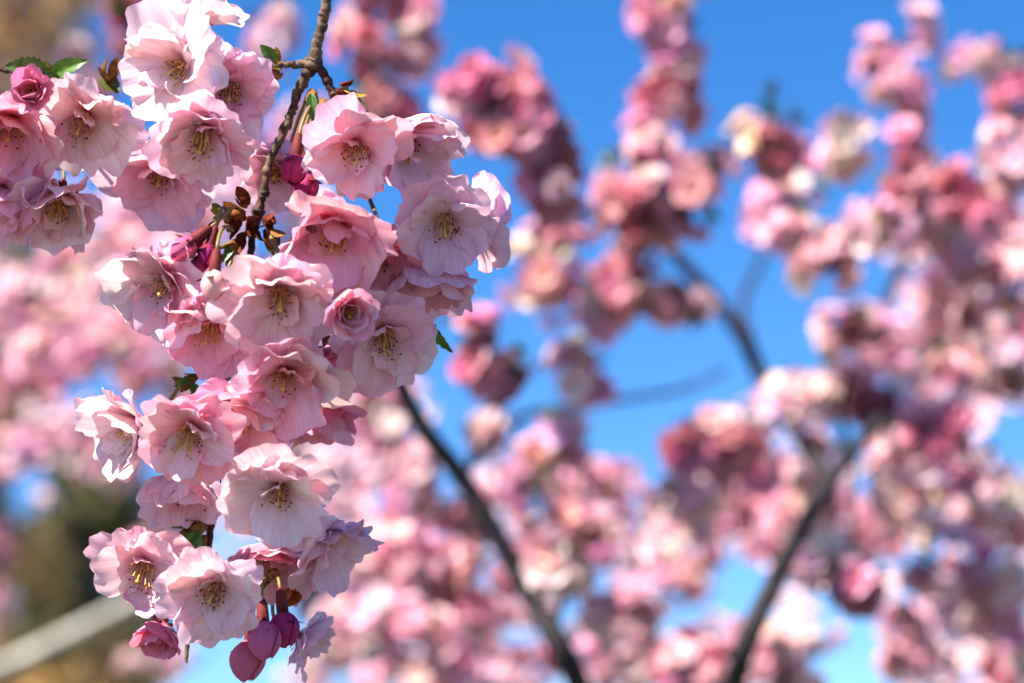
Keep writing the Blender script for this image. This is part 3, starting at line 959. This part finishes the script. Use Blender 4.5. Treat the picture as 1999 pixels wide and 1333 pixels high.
branch_tube('limb', [(1250, -1500, 0.6), (980, -1230, 0.35), (800, -800, 0.15), (690, -380, 0.03), (655, -180, 0), (641, -20)], [52, 36, 24, 17, 14, 11], 'bark')
branch_tube('stem', [(641, -24), (636, 15), (630, 45), (620, 80), (613, 118), (598, 148), (581, 180), (571, 215), (560, 245), (543, 280), (527, 315), (518, 350), (515, 380)],
            [11, 11.5, 11.5, 12, 13, 12, 10, 9.5, 9, 8.5, 8.5, 8], 'bark', n=8, knots=((613, 122, 7, 16), (592, 160, 3, 8), (560, 245, 2.5, 6), (521, 335, 3, 6), (517, 378, 4, 8)))
branch_tube('stem', [(515, 376), (508, 400), (500, 430), (492, 470), (485, 520), (478, 580, .006), (470, 640, .01), (452, 700, .004), (443, 745), (440, 800, .008), (436, 880, .01), (418, 980, .002), (410, 1040), (404, 1090, .002), (398, 1110, .004)],
            [8.5, 10, 10, 8, 8, 7.5, 7, 6.5, 6.5, 6, 6.5, 7, 8, 7], 'bark_red', n=7, knots=((503, 415, 5, 14), (408, 1020, 3, 10), (402, 1085, 6, 9)))
branch_tube('side_twig', [(612, 122), (590, 125), (565, 126), (540, 128), (515, 132, .006), (470, 120, .018), (430, 110, .03)], [11, 9, 7, 7, 6, 5, 4], 'bark')
branch_tube('side_twig', [(618, 122), (632, 145), (645, 172), (655, 200), (668, 250, .008), (700, 330, .022), (730, 410, .03), (765, 500, .03), (800, 570, .024)], [11, 11, 9, 7, 6.5, 6, 5, 4, 3], 'bark_red')
branch_tube('side_twig', [(443, 735), (425, 722), (405, 724), (380, 738), (360, 745, -.002)], [7, 7, 7, 5.5, 4], 'bark_red')
branch_tube('side_twig', [(408, 1030), (395, 1022), (380, 1020)], [7, 7, 5], 'bark_red')
branch_tube('side_twig', [(438, 880, .01), (465, 890, .004), (490, 895, .004)], [6, 7, 5], 'bark_red')

# the twig the outermost flowers hang from
otop = P(-90, -40, 1.0 + DB)
twig = empty('side_branch', Matrix.Translation(otop))
tag(twig, 'thin leafy cherry twig behind the round rose-pink bud', 'branch')
branch_tube('limb', [(-300, -900, 0.5), (-180, -450, 0.2), (-110, -160, 0.03), (-90, -40)], [30, 18, 12, 9], 'bark', twig, otop)
branch_tube('stem', [(-90, -40), (-70, 60), (-30, 120), (20, 140), (70, 144), (110, 150), (135, 165, .01), (120, 240, .022), (100, 300, .02), (95, 330, .012)], [9, 8, 7, 5, 5, 4.5, 4.5, 4, 4, 4], 'bark_red', twig, otop)
branch_tube('stem', [(-30, 120), (-20, 230, .02), (20, 320, .012), (40, 350, .01)], [6, 5, 4.5, 4], 'bark_red', twig, otop)

# bud scales: small overlapping cups
def scale_mesh(i):
    r = np.random.default_rng(800 + i)
    if i % 2:
        v, f, uv = petal(0.0, 0.0085, 0.0026, 0.7 + r.normal(0, 0.1), 0.25 + r.normal(0, 0.2), 0.35, 0.6, 0.5, 9, 9, 0.0010, r.normal(0, 0.15), r, -0.15)
    else:
        v, f, uv = bud_petal(0.0, 0.0072 * r.uniform(0.85, 1.15), 0.0023, 0.06 * i, 0.95, r, 9, 9)
    return mesh('bud_scale', v, f, ['scale'], uv)


SM = [scale_mesh(i) for i in range(4)]
r8 = np.random.default_rng(88)


def scale_knot(px, py, dz, axis, n=4, size=1.0, color=(1, 1, 1), parent=branch):
    o0 = P(px, py, 1.0 + DB + dz)
    ax = cdir(*axis)
    m = frame_from(ax, o0)
    po = parent.matrix_world.inverted()
    for i in range(n):
        o = link('bud_scale', SM[i % 4], parent)
        o.matrix_local = po @ m @ Matrix.Rotation(i * 6.283 / n + r8.normal(0, 0.25), 4, 'Z') @ Matrix.Scale(size * r8.uniform(0.8, 1.15), 4) @ Matrix.Translation((0, 0, r8.uniform(-0.001, 0.001)))
        k = r8.uniform(0.75, 1.2)
        o.color = (color[0] * k, color[1] * k, color[2] * k, 1)


TAN, RED, GREEN = (1.15, 1.05, .9), (0.5, 0.18, 0.18), (0.7, 1.3, 0.5)
for a in ((545, 122, -.003, (-.5, .6, .4), 4, 0.9, TAN), (548, 140, -.004, (-.7, -.5, .5), 5, 1.0, TAN), (532, 150, -.002, (-.6, -.7, .4), 3, .8, GREEN),
          (612, 175, -.002, (-.1, -.9, .4), 4, 1.0, (1, .9, .7)), (630, 195, -.006, (0, -.8, .6), 4, 1.0, TAN), (645, 200, -.002, (.2, -.9, .3), 3, .9, RED),
          (662, 168, -.004, (.5, -.3, .8), 4, 1.0, RED), (675, 178, -.006, (.5, -.6, .5), 4, 1.1, (1.25, 1.5, .8)), (680, 198, -.004, (.3, -.9, .3), 3, .7, GREEN),
          (480, 420, -.003, (-.8, .0, .5), 5, 1.15, (1.1, .8, .6)), (470, 435, -.004, (-.7, -.4, .5), 4, 1.0, RED), (498, 430, -.008, (-.2, -.4, .9), 4, 1.0, RED),
          (462, 470, -.005, (-.4, -.8, .5), 4, 1.15, TAN), (452, 490, -.004, (-.4, -.9, .3), 3, .95, GREEN), (478, 455, -.007, (-.4, -.6, .7), 4, .9, RED),
          (515, 425, -.003, (.6, -.3, .6), 4, 1.0, RED), (522, 450, -.003, (.5, -.7, .5), 4, 1.15, TAN), (530, 470, -.002, (.4, -.9, .3), 3, .9, GREEN), (510, 445, -.008, (.2, -.5, .9), 3, 1.0, RED),
          (485, 400, -.004, (-.6, .5, .6), 3, 1.0, RED), (440, 415, -.003, (-.9, .2, .3), 3, .8, GREEN),
          (385, 735, -.003, (-.8, -.3, .5), 4, .9, (1, .9, .6)), (365, 745, -.003, (-.9, -.2, .3), 3, .8, GREEN), (378, 765, -.002, (-.2, -.9, .3), 3, .8, GREEN), (418, 722, -.003, (-.2, .7, .6), 3, .8, RED),
          (398, 1025, -.004, (-.6, -.2, .7), 5, 1.25, TAN), (405, 1005, -.004, (0, .5, .8), 3, .9, RED), (398, 1045, -.003, (-.4, -.9, .3), 4, 1.0, TAN), (408, 1082, -.003, (.4, -.3, .8), 4, .8, RED), (398, 1088, -.003, (-.4, -.4, .8), 4, .8, RED),
          (480, 898, .002, (.2, .2, .8), 4, 1.0, (.9, .9, .6)), (495, 888, .002, (.5, .4, .6), 3, .9, GREEN)):
    scale_knot(*a)
scale_knot(545, 1168, -.002, (.9, .1, .4), 3, 1.35, (1.5, .75, .4))
for a in ((215, 160, .012, (.1, .7, .5), 5, 1.3, (.8, .6, .4)), (95, 150, -.002, (.1, .5, .8), 3, .9, GREEN)):
    scale_knot(*a, parent=twig)


def leaf(parent, px, py, dz, tip, width_px, fold=0.5, color=(1, 1, 1), serr=0.07, curl=0.3, seed=0, roll=0.0):
    """leaf from its base pixel to its tip pixel (tip: px, py, extra depth)"""
    r = np.random.default_rng(seed + 60)
    b, t = P(px, py, 1.0 + dz), P(tip[0], tip[1], 1.0 + dz + tip[2])
    L = np.linalg.norm(t - b)
    ydir = (t - b) / L
    z = -FWD * math.cos(roll) + np.cross(ydir, -FWD) * math.sin(roll)
    z = z - ydir * np.dot(z, ydir); z /= np.linalg.norm(z)
    x = np.cross(ydir, z)
    W = width_px * K
    nu, nv = 17, 9
    u = np.linspace(0, 1, nu); v = np.linspace(-1, 1, nv)
    U, V = np.meshgrid(u, v, indexing='ij')
    wid = W * np.sin(math.pi * np.clip(U, 0, 1) ** 0.75) ** 0.85 + 0.0003
    wid = wid * (1 + serr * (np.arange(nu) % 2 * 2 - 1)[:, None] * (np.abs(V) > 0.9))
    X = V * wid * math.cos(fold * 0.8)
    Z = np.abs(V) * wid * math.sin(fold) + curl * L * 0.25 * np.sin(U * math.pi) + 0.03 * W * np.sin(U * 18 + V * 2)
    vv = b + X[..., None] * x + (U * L)[..., None] * ydir + Z[..., None] * z
    org = np.array(parent.matrix_world.translation)
    uv = np.stack([U, V * .5 + .5], -1).reshape(-1, 2)
    o = link('leaf', mesh('leaf', (vv - org).reshape(-1, 3), grid_faces(nu, nv), ['leaf'], uv), parent)
    o.color = (*color, 1)
    return o


leaf(twig, 96, 150, 0.008, (10, 128, -.006), 26, 0.45, (1, .9, .8), .10, .3, 1, .3)
leaf(twig, 100, 152, 0.006, (172, 118, -.008), 20, 0.5, (1.5, 1.5, 1.0), .05, .25, 2, -.3)
leaf(twig, 115, 170, 0.004, (88, 136, -.004), 14, 0.6, (.9, .9, .7), .08, .3, 3, .2)
leaf(twig, 232, 182, 0.018, (195, 152, .010), 18, 0.5, (1.6, .75, .6), .05, .3, 4, .4)
leaf(branch, 608, 182, 0.004, (612, 240, -.002), 11, 0.5, (1.2, 1.3, .9), .05, .2, 5)
leaf(branch, 540, 118, 0.004, (508, 88, -.002), 12, 0.5, (1.5, 1.5, 1.0), .05, .2, 6)
leaf(branch, 682, 185, 0.002, (712, 208, -.004), 9, 0.5, (1.2, 1.4, .9), .04, .2, 7)
leaf(branch, 805, 592, 0.02, (884, 688, .010), 15, 0.7, (.75, .75, .6), .14, .25, 8, .3)
leaf(branch, 785, 600, 0.022, (735, 590, .012), 15, 0.4, (1, .85, .6), .06, .3, 9)
leaf(branch, 722, 575, 0.022, (712, 545, .018), 9, 0.5, (1.3, 1.4, 1), .04, .2, 10)
for i, (bx, by, tx, ty, w) in enumerate(((390, 1022, 334, 1030, 7), (388, 1028, 338, 1062, 6), (386, 1034, 352, 1098, 6), (388, 1036, 366, 1100, 6), (391, 1038, 392, 1098, 6), (384, 1034, 360, 1062, 5), (394, 1040, 382, 1088, 4))):
    leaf(branch, bx, by, 0.006 - i * 0.001, (tx, ty, -.004), w * 0.62, 0.5, (1.6, 2.0, 1.2), .02, .15, 20 + i)
leaf(branch, 372, 738, 0.006, (352, 752, -.004), 9, .5, (1.3, 1.2, .8), .05, .2, 31)
leaf(branch, 378, 750, 0.006, (386, 776, -.002), 9, .5, (1, 1.3, .8), .05, .2, 32)
leaf(branch, 470, 905, 0.012, (500, 880, 0.0), 14, .4, (1.0, .95, .6), .05, .2, 33)
leaf(branch, 440, 418, 0.004, (415, 428, -.004), 7, .5, (1.1, 1.2, .8), .05, .2, 34)
leaf(branch, 452, 480, 0.004, (436, 512, -.004), 8, .5, (1.1, 1.2, .8), .05, .2, 35)

# ------------------------------------------------------------------ sharp blossoms
G = 'cherry blossoms on the hanging branch'
BL = [
    # label, px, py, radius, axis(right, up, to viewer), dz, tint, node(px,py,dz), form, gold, edge
    ('big white blossom with bright yellow stamens turned sideways at the branch top', 362, 130, 110, (-.46, -.05, .88), -.026, 'white', (430, 110, .042), 'open', .7, None),
    ('white blossom seen from behind, rising over the big white one', 385, 50, 74, (.1, .75, .2), .016, 'white', (430, 110, .042), 'open', .3, None),
    ('pale pink blossom facing outward beside the big white one, against the twig', 448, 168, 92, (.14, -.34, .93), -.018, 'pale', (470, 120, .03), 'open', .2, 'white'),
    ('broad pale blossom nodding below the two at the top, orange stamens showing', 400, 248, 104, (-.05, -.58, .80), -.030, 'pale', (470, 120, .03), 'open', .5, None),
    ('lilac shaded blossom half hidden behind the broad nodding one', 315, 322, 104, (-.1, -.62, .76), .016, 'lilac', (430, 110, .042), 'open', .2, None),
    ('white-edged blossom between the rose-pink bud and the green leaf tip', 168, 222, 100, (-.12, -.50, .84), -.010, 'pale', (135, 165, .022), 'open', .4, 'white'),
    ('pink bell blossom beneath the rose-pink bud', 26, 232, 98, (-.1, -.62, .76), -.014, 'pink', (60, 144, .012), 'bell', .6, None),
    ('drooping bell blossom, lower of the outer pair hanging on short green stalks', 120, 378, 98, (.03, -.70, .70), -.004, 'pale', (95, 330, .024), 'bell', .5, None),
    ('narrow golden-centred bell blossom beside the drooping one', 8, 368, 86, (-.25, -.68, .66), -.010, 'pink', (40, 350, .022), 'bell', .8, None),
    ('pale blossom with long fine stamens next to the two magenta buds', 692, 278, 104, (-.02, -.54, .84), -.022, 'pale', (668, 210, .01), 'open', .1, None),
    ('pale lilac blossom in side view on a long green stalk against the sky', 778, 268, 100, (.62, -.42, .64), -.002, 'lilac', (682, 188, .01), 'bell', .4, None),
    ('salmon pink blossom with a brown bruise, petals hooding its stamens', 655, 428, 112, (-.02, -.66, .74), -.026, 'pink', (690, 310, .032), 'bell', .6, None),
    ('pink blossom tucked behind the bruised salmon one', 738, 470, 98, (.1, -.62, .76), .006, 'pink', (730, 410, .042), 'bell', .2, None),
    ('grey-violet blossom on the outer edge against blue sky, dark stamens', 866, 424, 93, (.08, -.42, .90), -.010, 'lilac', (765, 470, .042), 'open', .1, None),
    ('pale blossom seen edgewise behind the grey-violet one', 915, 440, 82, (.75, .10, -.2), .020, 'lilac', (800, 480, .04), 'open', .1, None),
    ('frilly downward blossom under the grey-violet one', 838, 508, 96, (.05, -.90, .42), .004, 'pink', (790, 540, .04), 'bell', .1, 'lilac'),
    ('leaning blossom with wing-like petals below the red bud cluster', 332, 548, 104, (-.36, -.36, .86), -.022, 'pale', (462, 470, .006), 'open', .4, 'white'),
    ('folded pink blossom with amber stamens below the single pale bud', 415, 618, 92, (-.08, -.62, .78), -.020, 'pink', (470, 470, .008), 'bell', .9, None),
    ('large frilled blossom in the centre of the branch, dark-dotted stamens', 550, 566, 112, (-.02, -.44, .90), -.042, 'pale', (520, 450, .006), 'open', .1, 'white'),
    ('cupped pink half-open blossom beside the large frilled one', 676, 606, 46, (.32, -.16, .85), -.052, 'pink', (720, 520, .035), 'half', .5, None),
    ('shaded mauve blossom hanging alone beside the ragged green leaf tip', 750, 642, 102, (.04, -.54, .84), -.006, 'lilac', (722, 562, .034), 'open', .3, None),
    ('pink petals of a blossom squeezed under the large frilled one', 640, 676, 82, (.2, -.8, .4), .012, 'pink', (560, 640, .03), 'bell', .2, None),
    ('pink blossom with one white lit petal, below the large frilled one', 558, 722, 108, (.0, -.56, .83), -.030, 'pink', (470, 650, .015), 'open', .2, 'pale'),
    ('deep pink blossom with amber stamens, tucked between two larger ones', 484, 782, 96, (-.05, -.64, .76), -.020, 'pink', (443, 745, .012), 'bell', .9, 'pink'),
    ('mauve-edged blossom pointing down behind the one with a white lit petal', 612, 776, 90, (.15, -.90, .35), .010, 'pink', (445, 760, .014), 'bell', .2, 'rose'),
    ('small frilled blossom in side view on a stiff stalk, yellow pistil', 272, 824, 92, (-.66, -.34, .62), -.006, 'white', (360, 745, .006), 'bell', .8, 'pale'),
    ('large rounded blossom with golden stamens on the lower branch', 374, 832, 104, (-.02, -.42, .90), -.034, 'pale', (385, 760, .008), 'open', .7, 'pink'),
    ('lilac petals of a blossom showing under the large rounded one', 362, 915, 92, (.0, -.88, .40), .004, 'lilac', (430, 880, .018), 'bell', .6, 'pale'),
    ('white frilled blossom with orange eye and black-dotted stamens, lower branch', 548, 950, 104, (.0, -.44, .90), -.034, 'white', (490, 895, .014), 'open', .1, 'pale'),
    ('violet blossom in side view beside the white frilled one', 630, 1040, 92, (.55, -.62, .40), .004, 'lilac', (490, 895, .016), 'bell', .6, None),
    ('pink spread blossom behind the lowest stamens of the white frilled one', 528, 1078, 88, (.05, -.70, .62), .008, 'pink', (440, 990, .016), 'open', .1, None),
    ('mauve-pink blossom with curled petals near the green leaflets', 284, 1098, 88, (-.16, -.28, .95), -.016, 'lilac', (385, 1030, .010), 'open', .6, 'pink'),
    ('lowest large white blossom with a ring of black anthers', 422, 1140, 101, (.0, -.48, .88), -.034, 'white', (402, 1088, .010), 'open', .1, 'pale'),
    ('half-open deep pink blossom under the mauve-pink one', 318, 1215, 48, (-.2, -.75, .5), -.004, 'rose', (398, 1085, .014), 'half', .5, None),
    ('small lilac blossom in profile beside the lowest three buds', 580, 1240, 62, (.70, -.40, .10), .010, 'lilac', (530, 1160, .014), 'bell', .6, None),
    ('pale blossom mostly hidden behind the twig and magenta buds', 545, 325, 76, (-.15, -.45, .75), .030, 'lilac', (600, 190, .014), 'open', .2, None),
    ('round rose-pink bud unfolding its crumpled petals beside the green leaves', 64, 180, 38, (.05, .02, .98), -.042, 'rose', (80, 146, .012), 'half', 0, None),
]
for i, (lab, px, py, rad, ax, dz, ti, nd, form, gold, edge) in enumerate(BL):
    blossom(lab, px, py, rad, ax, dz, ti, nd, form, i, gold, G, 0.3 * (i % 5), edge=edge, name='cherry_blossom' if i < 36 else 'cherry_blossom')

BU = [
    ('magenta bud hanging between the twig and the long-stamened blossom', 578, 304, 27, (-.12, -.9, .3), -.010, 'hot', (612, 195, .006)),
    ('deep magenta bud drooping behind its paler-topped neighbour', 596, 340, 26, (.12, -.95, .2), .002, 'hot', (614, 195, .008)),
    ('light pink bud at the end of the dark red bud cluster', 378, 470, 25, (-.70, -.6, .35), -.040, 'bud', (440, 418, .006)),
    ('slim rose bud hanging in the middle of the bud cluster', 411, 478, 21, (-.2, -.9, .3), -.038, 'hot', (450, 425, .006)),
    ('small crimson bud low in the bud cluster', 396, 500, 17, (-.3, -.9, .3), -.036, 'hot', (450, 430, .008)),
    ('dark red bud still closed, highest in the bud cluster', 398, 458, 18, (-.7, -.7, .2), -.028, 'hot', (448, 422, .008)),
    ('pale pink fat bud pointing down above the folded pink blossom', 419, 530, 27, (-.06, -.95, .3), -.052, 'pink', (455, 450, .004)),
    ('glossy pink bud, lowest of the three at the branch tip', 488, 1252, 36, (-.08, -.95, .3), -.024, 'bud', (526, 1132, .008)),
    ('pink and white splashed bud between the other two at the branch tip', 514, 1216, 34, (.10, -.93, .35), -.030, 'bud', (528, 1130, .008)),
    ('purple bud on a dark stalk, highest of the three at the branch tip', 552, 1196, 31, (.12, -.95, .2), -.018, 'hot', (530, 1128, .008)),
]
for i, (lab, px, py, rad, ax, dz, ti, nd) in enumerate(BU):
    blossom(lab, px, py, rad, ax, dz, ti, nd, 'bud', 200 + i, 0, 'flower buds on the hanging branch', 0.5 * i, name='flower_bud')
# withered brown patch on the salmon blossom
host = [o for o in COL.objects if o.parent is None and 'bruise' in str(o.get('label', ''))][0]
r_ = np.random.default_rng(5)
v, f, uv = petal(0.0, 26 * K, 9 * K, 1.2, 1.5, 0.4, 0.5, 1.0, 7, 9, 0.0, 0.2, r_, 0.1)
q = link('withered_patch', mesh('withered_patch', v, f, ['calyx'], uv), host)
q.matrix_local = host.matrix_world.inverted() @ frame_from(cdir(-.1, -.2, .95), P(596, 446, 0.949))
# stalk bearing the lowest buds
branch_tube('side_twig', [(404, 1090, .002), (450, 1108, .012), (500, 1120, .012), (530, 1130, .008), (540, 1164, .002)], [5, 4, 3.5, 4], 'bark_red')
branch_tube('side_twig', [(398, 1108, .004), (378, 1190, .014), (366, 1262, .012), (362, 1294, .008)], [5, 4, 5, 4], 'bark')
print('background blossoms', N_BL[0])
